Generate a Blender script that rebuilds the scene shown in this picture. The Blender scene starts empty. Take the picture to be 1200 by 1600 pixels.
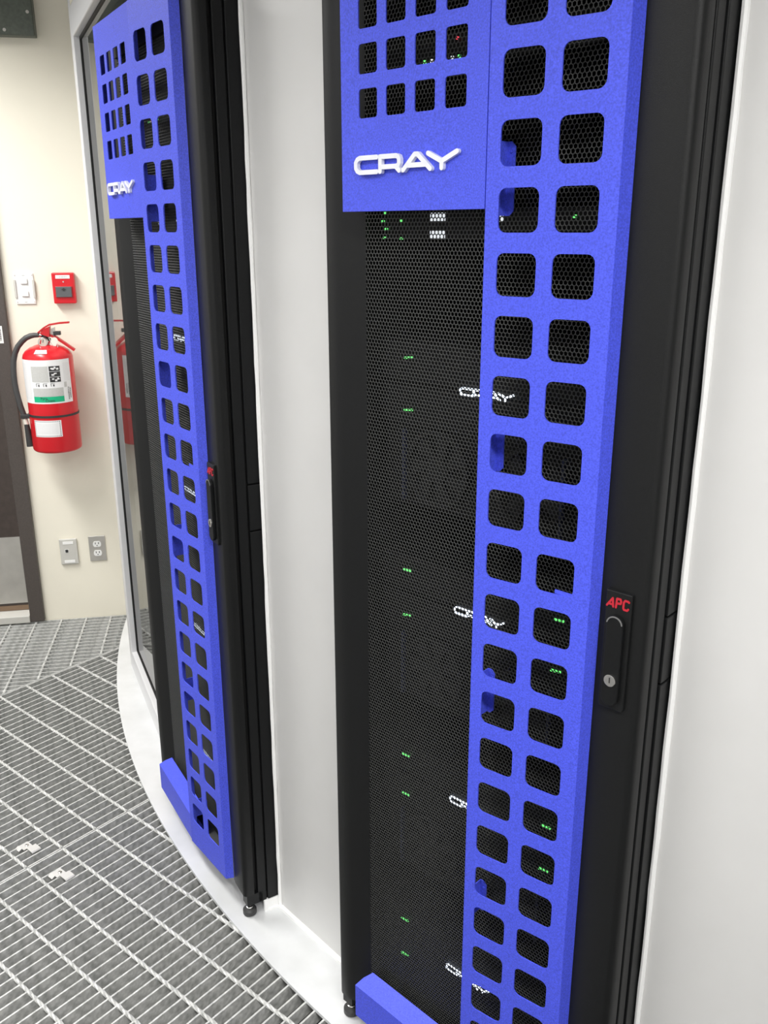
import bpy, math, random
import numpy as np
from mathutils import Vector, Matrix

random.seed(7)
SC = bpy.context.scene
COL = SC.collection
R = math.radians

# ------------------------------------------------------------------ camera
CAM_H = 1.5876
cam_d = bpy.data.cameras.new('camera')
cam = bpy.data.objects.new('camera', cam_d)
COL.objects.link(cam)
cam_d.sensor_fit = 'VERTICAL'
cam_d.sensor_height = 36.0
cam_d.sensor_width = 27.0
cam_d.lens = 1394.81 * 36.0 / 1600.0
cam_d.clip_start = 0.02
pitch, roll = 0.30584, -0.00166
fw = Vector((0, math.cos(pitch), -math.sin(pitch)))
rt = Vector((1, 0, 0))
up = rt.cross(fw)
rt2 = rt * math.cos(roll) + up * math.sin(roll)
up2 = -rt * math.sin(roll) + up * math.cos(roll)
M3 = Matrix((rt2, up2, -fw)).transposed()
cam.matrix_world = Matrix.Translation((0, 0, CAM_H)) @ M3.to_4x4()
SC.camera = cam

# ------------------------------------------------------------------ world, lights, exposure
w = bpy.data.worlds.new('world')
SC.world = w
w.use_nodes = True
w.node_tree.nodes['Background'].inputs[0].default_value = (1.0, 0.98, 0.95, 1)
w.node_tree.nodes['Background'].inputs[1].default_value = 0.15
SC.view_settings.view_transform = 'Standard'
SC.view_settings.look = 'None'
SC.view_settings.gamma = 1.0
SC.view_settings.use_curve_mapping = False
SC.view_settings.exposure = 0.08


def area(name, loc, size, power, rz=0.0, col=(1, 0.99, 0.97)):
    l = bpy.data.lights.new(name, 'AREA')
    l.shape = 'RECTANGLE'
    l.size, l.size_y = size
    l.energy = power
    l.color = col
    l.spread = R(150)
    o = bpy.data.objects.new(name, l)
    COL.objects.link(o)
    o.location = loc
    o.rotation_euler = (0, 0, rz)
    return o


area('ceiling_lamp_light', (-1.75, 2.45, 2.54), (1.2, 0.30), 47, R(-70))
area('ceiling_lamp_light', (-1.15, 0.65, 2.50), (1.2, 0.30), 25, R(-50))
area('ceiling_lamp_light', (0.45, -0.45, 2.54), (1.2, 0.30), 54, R(-30))

# ------------------------------------------------------------------ materials
MATS = {}


def mat(name, col, rough=0.5, metal=0.0, var=0.0, scale=60.0, bump=0.0, bscale=400.0, col2=None, spec=0.5, detail=3.0, emit=0.0, stretch=None):
    m = bpy.data.materials.new(name)
    m.use_nodes = True
    nt = m.node_tree
    b = nt.nodes['Principled BSDF']
    b.inputs['Base Color'].default_value = (*col, 1)
    b.inputs['Roughness'].default_value = rough
    b.inputs['Metallic'].default_value = metal
    b.inputs['Specular IOR Level'].default_value = spec
    tc = nt.nodes.new('ShaderNodeTexCoord')
    src = tc.outputs['Object']
    if stretch:
        mp = nt.nodes.new('ShaderNodeMapping')
        mp.inputs['Scale'].default_value = stretch
        nt.links.new(src, mp.inputs['Vector'])
        src = mp.outputs['Vector']
    if var > 0 or col2:
        n = nt.nodes.new('ShaderNodeTexNoise')
        n.inputs['Scale'].default_value = scale
        n.inputs['Detail'].default_value = detail
        nt.links.new(src, n.inputs['Vector'])
        cr = nt.nodes.new('ShaderNodeValToRGB')
        cr.color_ramp.elements[0].position = 0.3
        cr.color_ramp.elements[1].position = 0.7
        c2 = col2 if col2 else tuple(min(1, c * (1 + var)) for c in col)
        c1 = col if col2 else tuple(c * (1 - var) for c in col)
        cr.color_ramp.elements[0].color = (*c1, 1)
        cr.color_ramp.elements[1].color = (*c2, 1)
        nt.links.new(n.outputs['Fac'], cr.inputs['Fac'])
        nt.links.new(cr.outputs['Color'], b.inputs['Base Color'])
    if bump > 0:
        n2 = nt.nodes.new('ShaderNodeTexNoise')
        n2.inputs['Scale'].default_value = bscale
        n2.inputs['Detail'].default_value = 2.0
        nt.links.new(src, n2.inputs['Vector'])
        bp = nt.nodes.new('ShaderNodeBump')
        bp.inputs['Strength'].default_value = bump
        bp.inputs['Distance'].default_value = 0.001
        nt.links.new(n2.outputs['Fac'], bp.inputs['Height'])
        nt.links.new(bp.outputs['Normal'], b.inputs['Normal'])
    if emit > 0:
        b.inputs['Emission Color'].default_value = (*col, 1)
        b.inputs['Emission Strength'].default_value = emit
    MATS[name] = m
    return m


mat('blue', (0.072, 0.098, 0.72), 0.45, 0.0, spec=0.3, var=0.22, scale=420, bump=0.25, bscale=700)
mat('black', (0.006, 0.0065, 0.007), 0.45, 0.0, spec=0.25, var=0.12, scale=300, bump=0.2, bscale=900)
mat('black_door', (0.008, 0.0084, 0.0086), 0.45, 0.0, spec=0.27, var=0.1, scale=300, bump=0.2, bscale=900)
mat('mesh_black', (0.03, 0.031, 0.03), 0.42, 0.0, spec=0.4)
mat('inside', (0.008, 0.008, 0.008), 0.6, spec=0.2)
mat('server', (0.005, 0.005, 0.0053), 0.5, spec=0.18)
mat('server_grey', (0.012, 0.012, 0.0125), 0.5, spec=0.2)
mat('slate_blue', (0.02, 0.025, 0.06), 0.4)
mat('filler', (0.67, 0.665, 0.655), 0.45, 0.08, var=0.02, scale=8)
mat('caulk', (0.93, 0.93, 0.92), 0.45)
mat('cream', (0.83, 0.79, 0.67), 0.7, var=0.015, scale=5, bump=0.1, bscale=250)
mat('ceiling', (0.65, 0.65, 0.63), 0.8)
mat('plate', (0.68, 0.69, 0.69), 0.38, 0.25, scale=9, col2=(0.78, 0.79, 0.80), detail=5)
mat('galv', (0.36, 0.365, 0.35), 0.5, 0.15, scale=70, col2=(0.70, 0.70, 0.68), detail=8)
mat('slab', (0.05, 0.05, 0.048), 0.9, var=0.2, scale=10)
mat('alu', (0.72, 0.72, 0.73), 0.4, 0.15)
mat('clip', (0.60, 0.59, 0.57), 0.4, 0.2)
mat('highlight_grey', (0.16, 0.16, 0.16), 0.35)  # grey for the painted highlight on the handle lever
mat('sill', (0.55, 0.54, 0.50), 0.5)
mat('gasket', (0.012, 0.012, 0.012), 0.6)
mat('window_inside', (0.8, 0.79, 0.74), 0.8)
mat('outer', (0.55, 0.55, 0.54), 0.8)
mat('brown', (0.075, 0.063, 0.056), 0.45, var=0.1, scale=200, bump=0.1, bscale=500)
mat('brown_door', (0.055, 0.042, 0.036), 0.45, var=0.15, scale=40)
mat('steel', (0.62, 0.60, 0.56), 0.35, 0.7, var=0.08, scale=14)
mat('sweep', (0.20, 0.13, 0.08), 0.6)
mat('white', (0.86, 0.86, 0.84), 0.4)
mat('white_letter', (0.82, 0.83, 0.88), 0.35)
mat('offwhite', (0.80, 0.77, 0.68), 0.4)
mat('red', (0.62, 0.012, 0.02), 0.28)
mat('red_dark', (0.50, 0.015, 0.02), 0.4)
mat('red_badge', (0.48, 0.015, 0.03), 0.5)
mat('rubber', (0.03, 0.03, 0.03), 0.55)
mat('hose', (0.055, 0.055, 0.055), 0.5, bump=0.5, bscale=300)
mat('chrome', (0.75, 0.74, 0.72), 0.2, 1.0)
mat('label', (0.82, 0.82, 0.82), 0.4)
mat('print_grey', (0.42, 0.42, 0.40), 0.5, scale=700, col2=(0.62, 0.62, 0.60))
mat('print_light', (0.72, 0.72, 0.72), 0.5, scale=500, col2=(0.80, 0.80, 0.80))
mat('print_dark', (0.03, 0.03, 0.03), 0.5)
mat('print_green', (0.005, 0.42, 0.20), 0.45)
mat('grey_handle', (0.10, 0.105, 0.11), 0.45)
mat('grey_plate', (0.56, 0.55, 0.51), 0.4)
mat('green_grey', (0.10, 0.115, 0.095), 0.5, var=0.15, scale=90)
mat('gauge_face', (0.55, 0.52, 0.45), 0.3)
mat('led_green', (0.18, 1.0, 0.22), 0.4, emit=1.0)
mat('led_white', (0.90, 0.95, 1.0), 0.4, emit=0.8)
mat('led_red', (1.0, 0.05, 0.08), 0.4, emit=1.6)
mat('logo_light', (0.80, 0.88, 1.0), 0.4, emit=2.6)

g = bpy.data.materials.new('glass')
g.use_nodes = True
nt = g.node_tree
nt.nodes.clear()
o_ = nt.nodes.new('ShaderNodeOutputMaterial')
mx = nt.nodes.new('ShaderNodeMixShader')
fr = nt.nodes.new('ShaderNodeFresnel')
fr.inputs['IOR'].default_value = 2.6
tr = nt.nodes.new('ShaderNodeBsdfTransparent')
tr.inputs['Color'].default_value = (0.9, 0.95, 0.92, 1)
gl = nt.nodes.new('ShaderNodeBsdfGlossy')
gl.inputs['Roughness'].default_value = 0.0
nt.links.new(fr.outputs[0], mx.inputs[0])
nt.links.new(tr.outputs[0], mx.inputs[1])
nt.links.new(gl.outputs[0], mx.inputs[2])
nt.links.new(mx.outputs[0], o_.inputs[0])
MATS['glass'] = g

# ------------------------------------------------------------------ helpers


class MB:
    def __init__(s):
        s.v, s.f = [], []

    def quad(s, *p):
        n = len(s.v)
        s.v += [tuple(q) for q in p]
        s.f.append(tuple(range(n, n + len(p))))
        return s

    def box(s, x0, x1, y0, y1, z0, z1):
        n = len(s.v)
        s.v += [(x0, y0, z0), (x1, y0, z0), (x1, y1, z0), (x0, y1, z0), (x0, y0, z1), (x1, y0, z1), (x1, y1, z1), (x0, y1, z1)]
        s.f += [tuple(n + i for i in q) for q in ((0, 3, 2, 1), (4, 5, 6, 7), (0, 1, 5, 4), (1, 2, 6, 5), (2, 3, 7, 6), (3, 0, 4, 7))]
        return s

    def prism(s, poly, a, b, axis='z'):
        """poly: 2-d outline, extruded from a to b along axis (z: poly=xy, x: poly=yz, y: poly=xz)"""
        n, k = len(s.v), len(poly)

        def P(q, h):
            return (q[0], q[1], h) if axis == 'z' else ((h, q[0], q[1]) if axis == 'x' else (q[0], h, q[1]))
        s.v += [P(q, a) for q in poly] + [P(q, b) for q in poly]
        s.f.append(tuple(n + i for i in range(k))[::-1])
        s.f.append(tuple(n + k + i for i in range(k)))
        for i in range(k):
            j = (i + 1) % k
            s.f.append((n + i, n + j, n + k + j, n + k + i))
        return s

    def capsule(s, p, q, r, y0, y1, seg=8):
        """flat stroke from p to q (x,z) with round ends, from y0 (front) to y1"""
        a = math.atan2(q[1] - p[1], q[0] - p[0])
        poly = [(q[0] + r * math.cos(a - math.pi / 2 + math.pi * i / seg), q[1] + r * math.sin(a - math.pi / 2 + math.pi * i / seg)) for i in range(seg + 1)]
        poly += [(p[0] + r * math.cos(a + math.pi / 2 + math.pi * i / seg), p[1] + r * math.sin(a + math.pi / 2 + math.pi * i / seg)) for i in range(seg + 1)]
        return s.prism(poly, y0, y1, 'y')

    def stroke(s, pts, r, y0, y1, seg=8):
        for a, b in zip(pts, pts[1:]):
            s.capsule(a, b, r, y0, y1, seg)
        return s

    def tube(s, pts, rad, seg=10, caps=True):
        """round tube along 3-d points; rad number or list"""
        pts = [Vector(p) for p in pts]
        rs = rad if isinstance(rad, (list, tuple)) else [rad] * len(pts)
        n0 = len(s.v)
        prev = None
        for i, p in enumerate(pts):
            t = (pts[min(i + 1, len(pts) - 1)] - pts[max(i - 1, 0)]).normalized()
            if prev is None:
                a = Vector((0, 0, 1)) if abs(t.z) < 0.9 else Vector((1, 0, 0))
                u_ = t.cross(a).normalized()
            else:
                u_ = (prev - t * prev.dot(t)).normalized()
            prev = u_
            v_ = t.cross(u_)
            for k in range(seg):
                an_ = 2 * math.pi * k / seg
                s.v.append(tuple(p + (u_ * math.cos(an_) + v_ * math.sin(an_)) * rs[i]))
        for i in range(len(pts) - 1):
            for k in range(seg):
                k2 = (k + 1) % seg
                s.f.append((n0 + i * seg + k, n0 + i * seg + k2, n0 + (i + 1) * seg + k2, n0 + (i + 1) * seg + k))
        if caps:
            s.f.append(tuple(n0 + k for k in range(seg))[::-1])
            s.f.append(tuple(n0 + (len(pts) - 1) * seg + k for k in range(seg)))
        return s

    def lathe(s, prof, cx=0.0, cy=0.0, seg=40):
        """prof: list of (radius, z)"""
        n0 = len(s.v)
        for r, z in prof:
            for k in range(seg):
                a = 2 * math.pi * k / seg
                s.v.append((cx + r * math.cos(a), cy + r * math.sin(a), z))
        for i in range(len(prof) - 1):
            for k in range(seg):
                k2 = (k + 1) % seg
                s.f.append((n0 + i * seg + k, n0 + i * seg + k2, n0 + (i + 1) * seg + k2, n0 + (i + 1) * seg + k))
        s.f.append(tuple(n0 + k for k in range(seg))[::-1])
        s.f.append(tuple(n0 + (len(prof) - 1) * seg + k for k in range(seg)))
        return s

    def disc_y(s, cx, cz, r, y0, y1, seg=20):
        return s.prism([(cx + r * math.cos(2 * math.pi * i / seg), cz + r * math.sin(2 * math.pi * i / seg)) for i in range(seg)], y0, y1, 'y')

    def mesh(s, name):
        me = bpy.data.meshes.new(name)
        me.from_pydata(s.v, [], s.f)
        me.update()
        return me

    def build(s, name, m, parent=None, smooth=False, bevel=0.0, recalc=True):
        me = s.mesh(name)
        if recalc:
            import bmesh
            bm = bmesh.new()
            bm.from_mesh(me)
            bmesh.ops.recalc_face_normals(bm, faces=bm.faces)
            bm.to_mesh(me)
            bm.free()
        o = bpy.data.objects.new(name, me)
        COL.objects.link(o)
        me.materials.append(MATS[m])
        if smooth:
            for p in me.polygons:
                p.use_smooth = True
            try:
                me.set_sharp_from_angle(angle=R(38))
            except Exception:
                pass
        if bevel:
            md = o.modifiers.new('bevel', 'BEVEL')
            md.width = bevel
            md.segments = 2
            md.limit_method = 'ANGLE'
        if parent:
            o.parent = parent
        return o


def empty(name, loc=(0, 0, 0), rz=0.0):
    o = bpy.data.objects.new(name, None)
    o.empty_display_size = 0.05
    COL.objects.link(o)
    o.location = loc
    o.rotation_euler = (0, 0, rz)
    return o


def tag(o, label=None, cat=None, group=None, kind=None):
    if label:
        o['label'] = label
    if cat:
        o['category'] = cat
    if group:
        o['group'] = group
    if kind:
        o['kind'] = kind
    return o


def copy_tree(o, parent=None):
    c = o.copy()
    COL.objects.link(c)
    c.parent = parent
    for ch in list(o.children):
        copy_tree(ch, c)
    return c


def text_geo(body, size):
    """flat text as (verts, faces) in the x-z plane, origin at left baseline"""
    cu = bpy.data.curves.new('txt', 'FONT')
    cu.body = body
    cu.size = size
    cu.resolution_u = 2
    ob = bpy.data.objects.new('txt', cu)
    COL.objects.link(ob)
    dg = bpy.context.evaluated_depsgraph_get()
    me = bpy.data.meshes.new_from_object(ob.evaluated_get(dg))
    vs = [(v.co.x, v.co.y) for v in me.vertices]
    fs = [tuple(p.vertices) for p in me.polygons]
    bpy.data.objects.remove(ob)
    bpy.data.curves.remove(cu)
    bpy.data.meshes.remove(me)
    return vs, fs


def perf_panel(mb, cols, rows, x0, x1, z0, z1, r, yf, th, seg=4):
    """sheet with rounded rectangular openings; cols/rows = lists of (lo, hi); yf(x) = front face depth"""
    cb = [x0] + [(a[1] + b[0]) / 2 for a, b in zip(cols, cols[1:])] + [x1]
    rb = [z0] + [(a[1] + b[0]) / 2 for a, b in zip(rows, rows[1:])] + [z1]

    def put(x, z, back):
        mb.v.append((x, yf(x) + (th if back else 0), z))
        return len(mb.v) - 1
    for i, (hx0, hx1) in enumerate(cols):
        for j, (hz0, hz1) in enumerate(rows):
            oc = [(cb[i], rb[j]), (cb[i + 1], rb[j]), (cb[i + 1], rb[j + 1]), (cb[i], rb[j + 1])]
            cc = [(hx0 + r, hz0 + r, 180), (hx1 - r, hz0 + r, 270), (hx1 - r, hz1 - r, 0), (hx0 + r, hz1 - r, 90)]
            arcs = []
            for cx, cz, a0 in cc:
                arcs.append([(cx + r * math.cos(R(a0 + 90 * k / seg)), cz + r * math.sin(R(a0 + 90 * k / seg))) for k in range(seg + 1)])
            ids = []
            for back in (False, True):
                O = [put(*p, back) for p in oc]
                A = [[put(*p, back) for p in arc] for arc in arcs]
                ids.append((O, A))
                for q in range(4):
                    for k in range(seg):
                        f = (O[q], A[q][k + 1], A[q][k])
                        mb.f.append(f[::-1] if not back else f)
                    q2 = (q + 1) % 4
                    f = (O[q], O[q2], A[q2][0], A[q][seg])
                    mb.f.append(f if not back else f[::-1])
            ring0 = [v for arc in ids[0][1] for v in arc]
            ring1 = [v for arc in ids[1][1] for v in arc]
            n = len(ring0)
            for k in range(n):
                k2 = (k + 1) % n
                mb.f.append((ring0[k], ring0[k2], ring1[k2], ring1[k]))
    for (ax, az), (bx, bz) in (((x0, z0), (x1, z0)), ((x1, z0), (x1, z1)), ((x1, z1), (x0, z1)), ((x0, z1), (x0, z0))):
        a, b, c, d = put(ax, az, False), put(ax, az, True), put(bx, bz, True), put(bx, bz, False)
        mb.f.append((a, b, c, d))
    return mb


# ------------------------------------------------------------------ room frame
RC = Vector((2.47, 3.979))         # centre of the round plinth edge
RR = 3.606                         # its radius
CC = Vector((2.60, 3.97))          # centre of the ring of racks
CEIL = 2.86
UC = -0.0915
A_NEAR, A_FAR = R(-43.268), R(-58.315)
t_n = Vector((math.cos(A_NEAR), math.sin(A_NEAR)))
t_f = Vector((math.cos(A_FAR), math.sin(A_FAR)))
O_NEAR = Vector((0.17181, 1.19978)) + t_n * UC
O_FAR = Vector((-0.47163, 1.92495)) + t_f * UC


def rack_pt(which, x, y):
    a, o = (A_NEAR, O_NEAR) if which == 'n' else (A_FAR, O_FAR)
    return o + Vector((math.cos(a), math.sin(a))) * x + Vector((-math.sin(a), math.cos(a))) * y


def wall_panel(name, p, q, z0, z1, th, m, ext0=0.0, ext1=0.0):
    """flat wall from p to q (plan), front face on the line, thickness away from the viewer (left-hand side of p->q)"""
    p, q = Vector(p), Vector(q)
    L = (q - p).length
    a = math.atan2(q.y - p.y, q.x - p.x)
    o = MB().box(-ext0, L + ext1, 0, th, z0, z1).build(name, m)
    o.location = (p.x, p.y, 0)
    o.rotation_euler = (0, 0, a)
    tag(o, kind='structure')
    return o, L


def caulk(parent, x, z0, z1, wdt, y=-0.0035, name='caulk_bead', seed=1, amp=0.0012):
    """slightly uneven vertical sealant bead"""
    rnd = random.Random(seed)
    mb = MB()
    n = 60
    pts, rad = [], []
    for i in range(n + 1):
        z = z0 + (z1 - z0) * i / n
        pts.append((x + rnd.uniform(-amp, amp) * 0.5, y, z))
        rad.append(wdt / 2 + rnd.uniform(-amp, amp) * 0.5)
    mb.tube(pts, rad, 8)
    return mb.build(name, 'caulk', parent, smooth=True)


# walls between the racks
PF_R = rack_pt('f', 0.304, 0.122)
PN_L = rack_pt('n', -0.304, 0.122)
wc, Lc = wall_panel('wall_center', PF_R, PN_L, 0.0, CEIL, 0.03, 'filler')
tag(wc, 'light grey flat wall panel between the two racks')
caulk(wc, 0.004, 0.0, CEIL, 0.009, seed=3, amp=0.0012)
mb = MB()
mb.box(0.0, Lc, -0.010, 0.0, 0.0, 0.007)
mb.build('base_bead', 'caulk', wc)
PN_R = rack_pt('n', 0.304, 0.122)
ar = A_NEAR + R(7.5)
PR2 = PN_R + Vector((math.cos(ar), math.sin(ar))) * 0.75
wr, Lr = wall_panel('wall_right', PN_R, PR2, 0.0, CEIL, 0.03, 'filler')
tag(wr, 'light grey flat wall panel right of the nearer rack')
caulk(wr, 0.004, 0.0, CEIL, 0.0095, seed=5, amp=0.0008)
# headers above the racks (out of the picture, they close the ring)
for wch, nm in (('n', 'wall_header'), ('f', 'wall_header')):
    h, _ = wall_panel(nm, rack_pt(wch, -0.304, 0.122), rack_pt(wch, 0.304, 0.122), 2.04, CEIL, 0.03, 'filler')

# window wall left of the far rack
W0, W1 = Vector((-0.93, 3.005)), Vector((-0.622, 2.314))
wd = (W1 - W0).normalized()
wa = math.atan2(wd.y, wd.x)
win = empty('window_1', (W0.x, W0.y, 0), wa)
tag(win, 'aluminium framed window left of the far rack', kind='structure')
LW = 0.80
mb = MB().box(-0.10, -0.045, -0.002, 0.06, 0.0, CEIL)
mb.build('jamb', 'alu', win, bevel=0.002)
MB().box(-0.045, LW, -0.002, 0.06, 0.0, 0.075).build('bottom_rail', 'alu', win, bevel=0.003)
MB().box(-0.045, LW, -0.002, 0.06, 2.155, 2.24).build('top_rail', 'alu', win, bevel=0.003)
MB().box(-0.045, LW, -0.002, 0.06, 2.24, CEIL).build('head_panel', 'cream', win)
MB().box(-0.045, -0.041, 0.0165, 0.024, 0.075, 2.155).build('gasket', 'gasket', win)
MB().box(-0.041, LW, 0.0165, 0.024, 0.075, 0.080).build('gasket', 'gasket', win)
MB().box(-0.041, LW, 0.0165, 0.024, 2.148, 2.155).build('gasket', 'gasket', win)
MB().quad((-0.041, 0.02, 0.078), (LW, 0.02, 0.078), (LW, 0.02, 2.150), (-0.041, 0.02, 2.150)).build('pane', 'glass', win, recalc=False)
MB().box(-0.075, LW, 0.12, 0.13, 0.0, CEIL).build('inner_lining', 'window_inside', win)
# return wall behind the jamb up to the cream wall
wl, _ = wall_panel('wall_left', (-1.045, 3.62), (-0.925, 3.08), 0.0, CEIL, 0.02, 'filler')

# cream end wall: frame with x to the right along the wall, y into the wall
CA = R(10.5)
CW0 = Vector((-1.3 - 2 * math.cos(CA), 3.55 - 2 * math.sin(CA)))
cwall = MB()
cwall.box(-0.6, 0.86, 0, 0.14, -0.45, CEIL)
cwall.box(0.86, 1.80, 0, 0.14, 2.13, CEIL)
cwall.box(0.86, 1.80, 0, 0.14, -0.45, -0.004)
cwall.box(1.80, 2.36, 0, 0.14, -0.45, CEIL)
cw = cwall.build('wall_far', 'cream')
cw.location = (CW0.x, CW0.y, 0)
cw.rotation_euler = (0, 0, CA)
tag(cw, 'cream painted end wall', kind='structure')
D_W, S_C = 3.727, 2.631


def on_wall(name, s, z, rz=0.0):
    """empty on the wall surface"""
    return empty(name, (CW0.x + s * math.cos(CA), CW0.y + s * math.sin(CA), z), CA + rz)


# outer wall of the corridor (behind the camera) and ceiling
mb = MB()
pts = []
for i in range(19):
    a = R(186 + 6.5 * i)
    pts.append(CC + Vector((math.cos(a), math.sin(a))) * 5.42)
for p, q in zip(pts, pts[1:]):
    d = (q - p).normalized()
    nrm = Vector((d.y, -d.x)) * 0.1
    mb.prism([tuple(p), tuple(q), tuple(q + nrm), tuple(p + nrm)], -0.45, CEIL, 'z')
tag(mb.build('wall_outer', 'outer'), 'pale curved outer wall of the corridor', kind='structure')
tag(MB().box(-4.0, 4.5, -2.5, 4.2, CEIL, CEIL + 0.08).build('ceiling', 'ceiling'), 'plain ceiling', kind='structure')

# ------------------------------------------------------------------ plinth plate with round edge
mb = MB()
arc = []
for i in range(121):
    a = R(170 + i * 100 / 120.0)
    arc.append((RC.x + RR * math.cos(a), RC.y + RR * math.sin(a)))
inner = []
for i in range(121):
    a = R(170 + i * 100 / 120.0)
    inner.append((RC.x + (RR - 1.0) * math.cos(a), RC.y + (RR - 1.0) * math.sin(a)))
for z in (0.0, -0.008):
    for i in range(120):
        f = [(*arc[i], z), (*arc[i + 1], z), (*inner[i + 1], z), (*inner[i], z)]
        mb.quad(*(f if z == 0 else f[::-1]))
for i in range(120):
    mb.quad((*arc[i], 0), (*arc[i], -0.008), (*arc[i + 1], -0.008), (*arc[i + 1], 0))
tag(mb.build('trim_1', 'plate', recalc=False), 'galvanised sill plate with a round edge under the racks', kind='structure')

# ------------------------------------------------------------------ steel bar grating
TH_A = R(50.3)
GZ = -0.008
BAR_T, BAR_H, BAR_P = 0.0042, 0.036, 0.0307
OUTR = 4.95


def spans(o, d, lo, hi):
    """parts of the line o + t d, lo<t<hi, outside the plinth edge (less 25 mm) and inside the outer radius"""
    res = []
    cur = None
    n = 400
    for i in range(n + 1):
        t = lo + (hi - lo) * i / n
        p = o + d * t
        ok = (p - RC).length > RR - 0.025 and (p - CC).length < OUTR
        if ok and cur is None:
            cur = t
        if (not ok or i == n) and cur is not None:
            if t - cur > 0.03:
                res.append((cur, t))
            cur = None
    return res


def bearing_bar(parent, p, q, top=GZ):
    p, q = Vector(p), Vector(q)
    L = (q - p).length
    b = MB().box(0, L, -BAR_T / 2, BAR_T / 2, -BAR_H, 0).build('bearing_bar', 'galv', parent, recalc=False)
    b.location = (p.x, p.y, top)
    b.rotation_euler = (0, 0, math.atan2(q.y - p.y, q.x - p.x))
    return b


def cross_rod(parent, p, q, phase=0.0):
    p, q = Vector(p), Vector(q)
    L = (q - p).length
    mb = MB()
    n = max(4, int(L / (BAR_P / 6)))
    n0 = 0
    for i in range(n + 1):
        x = L * i / n
        tw = math.pi * x / (BAR_P * 2.0)
        k = abs(((x + phase) / BAR_P + 0.5) % 1.0 - 0.5)
        r = 0.0044 + 0.0012 * max(0, 1 - k * 5)
        for j in range(6):
            a = tw + math.pi / 3 * j
            rj = r * (1.08 if j % 3 == 0 else 1.0)
            mb.v.append((x, rj * math.cos(a), rj * math.sin(a)))
    for i in range(n):
        for j in range(6):
            j2 = (j + 1) % 6
            mb.f.append((i * 6 + j, i * 6 + j2, (i + 1) * 6 + j2, (i + 1) * 6 + j))
    o = mb.build('cross_rod', 'galv', parent, recalc=False)
    o.location = (p.x, p.y, GZ - 0.0028)
    o.rotation_euler = (0, 0, math.atan2(q.y - p.y, q.x - p.x))
    return o


dA = Vector((math.cos(TH_A), math.sin(TH_A)))
nA = Vector((-math.sin(TH_A), math.cos(TH_A)))
SEAM, MITER = 1.9697, 2.8905
panels = []
for lo, hi, lab in ((0.62, SEAM - 0.0035, 'galvanised bar grating floor panel nearest the viewer'), (SEAM + 0.0035, MITER, 'galvanised bar grating floor panel beyond the double seam')):
    pn = tag(empty('floor', (0, 0, 0)), lab, kind='structure')
    n = round((hi - lo) / BAR_P)
    for i in range(n + 1):
        off = (hi - i * BAR_P) if hi < MITER else lo + (hi - lo) * i / n
        if off < lo - 1e-6:
            continue
        for a, b in spans(nA * off, dA, -3.2, 3.0):
            bearing_bar(pn, nA * off + dA * a, nA * off + dA * b)
    for k in range(-22, 16):
        s = 0.6965 + 0.1037 * k
        for a, b in spans(dA * s, nA, lo, hi):
            cross_rod(pn, dA * s + nA * a, dA * s + nA * b, phase=(a - hi) if hi < MITER else (a - lo))
# panel along the far wall
TH_B = R(10.0)
dB = Vector((math.cos(TH_B), math.sin(TH_B)))
nB = Vector((-math.sin(TH_B), math.cos(TH_B)))
pn = tag(empty('floor', (0, 0, 0)), 'galvanised bar grating floor panel along the cream wall', kind='structure')
for i in range(46):
    off = 3.712 - i * BAR_P
    # stay on the far side of the seam with panel A: nA.p > MITER + .007
    o = nB * off
    k0 = (MITER + 0.009 - o.dot(nA)) / dB.dot(nA)     # dB.nA is negative: t < k0
    for a, b in spans(o, dB, -3.4, min(1.5, k0)):
        bearing_bar(pn, o + dB * a, o + dB * b)
for k in range(-16, 8):
    s = -0.9597 + 0.1028 * k
    o = dB * s
    k0 = (MITER + 0.009 - o.dot(nA)) / nB.dot(nA)
    for a, b in spans(o, nB, k0, 3.715):
        cross_rod(pn, o + nB * a, o + nB * b, phase=a - 3.712)
for a, b in spans(nA * (MITER + 0.0075), dA, -3.2, 3.0):
    bearing_bar(pn, nA * (MITER + 0.0075) + dA * a, nA * (MITER + 0.0075) + dA * b)
tag(MB().box(-4.0, 4.5, -2.5, 4.2, -0.55, -0.45).build('floor', 'slab'), 'dark concrete slab under the grating', kind='structure')

# ------------------------------------------------------------------ door at the left edge of the end wall
door = empty('door_1', (CW0.x, CW0.y, 0), CA)
tag(door, 'dark brown door with steel kick plate in the cream wall', kind='structure')
leaf = MB().box(0.88, 1.776, 0.045, 0.09, 0.045, 2.10).build('door_leaf', 'brown_door', door)
MB().box(0.90, 1.770, 0.042, 0.0455, 0.062, 0.36).build('kick_plate', 'steel', door)
MB().box(0.88, 1.776, 0.040, 0.085, 0.030, 0.050).build('door_sweep', 'sweep', door)
MB().box(1.785, 1.842, -0.022, 0.12, -0.003, 2.18).build('jamb', 'brown', door, bevel=0.002)
MB().box(0.82, 0.875, -0.022, 0.12, -0.003, 2.18).build('jamb', 'brown', door, bevel=0.002)
MB().box(0.875, 1.785, -0.022, 0.12, 2.11, 2.18).build('head_jamb', 'brown', door, bevel=0.002)
MB().box(1.7765, 1.7855, 0.020, 0.10, 0.03, 2.10).build('weather_strip', 'white', door)
MB().box(0.875, 1.785, -0.03, 0.12, -0.004, 0.028).build('threshold', 'sill', door, bevel=0.003)
st = MB().box(1.793, 1.8215, -0.0235, -0.0222, 1.172, 1.238).build('sticker', 'white', door)
mb = MB()
zz = 1.182
rnd = random.Random(4)
while zz < 1.228:
    h = rnd.choice((0.0012, 0.002, 0.003))
    mb.box(1.805, 1.816, -0.0240, -0.0236, zz, zz + h)
    zz += h + rnd.choice((0.0012, 0.0022))
mb.build('barcode', 'print_dark', st)

# ------------------------------------------------------------------ server racks
CRAY_ZB, CRAY_ZT = 1.667, 1.6865


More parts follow.
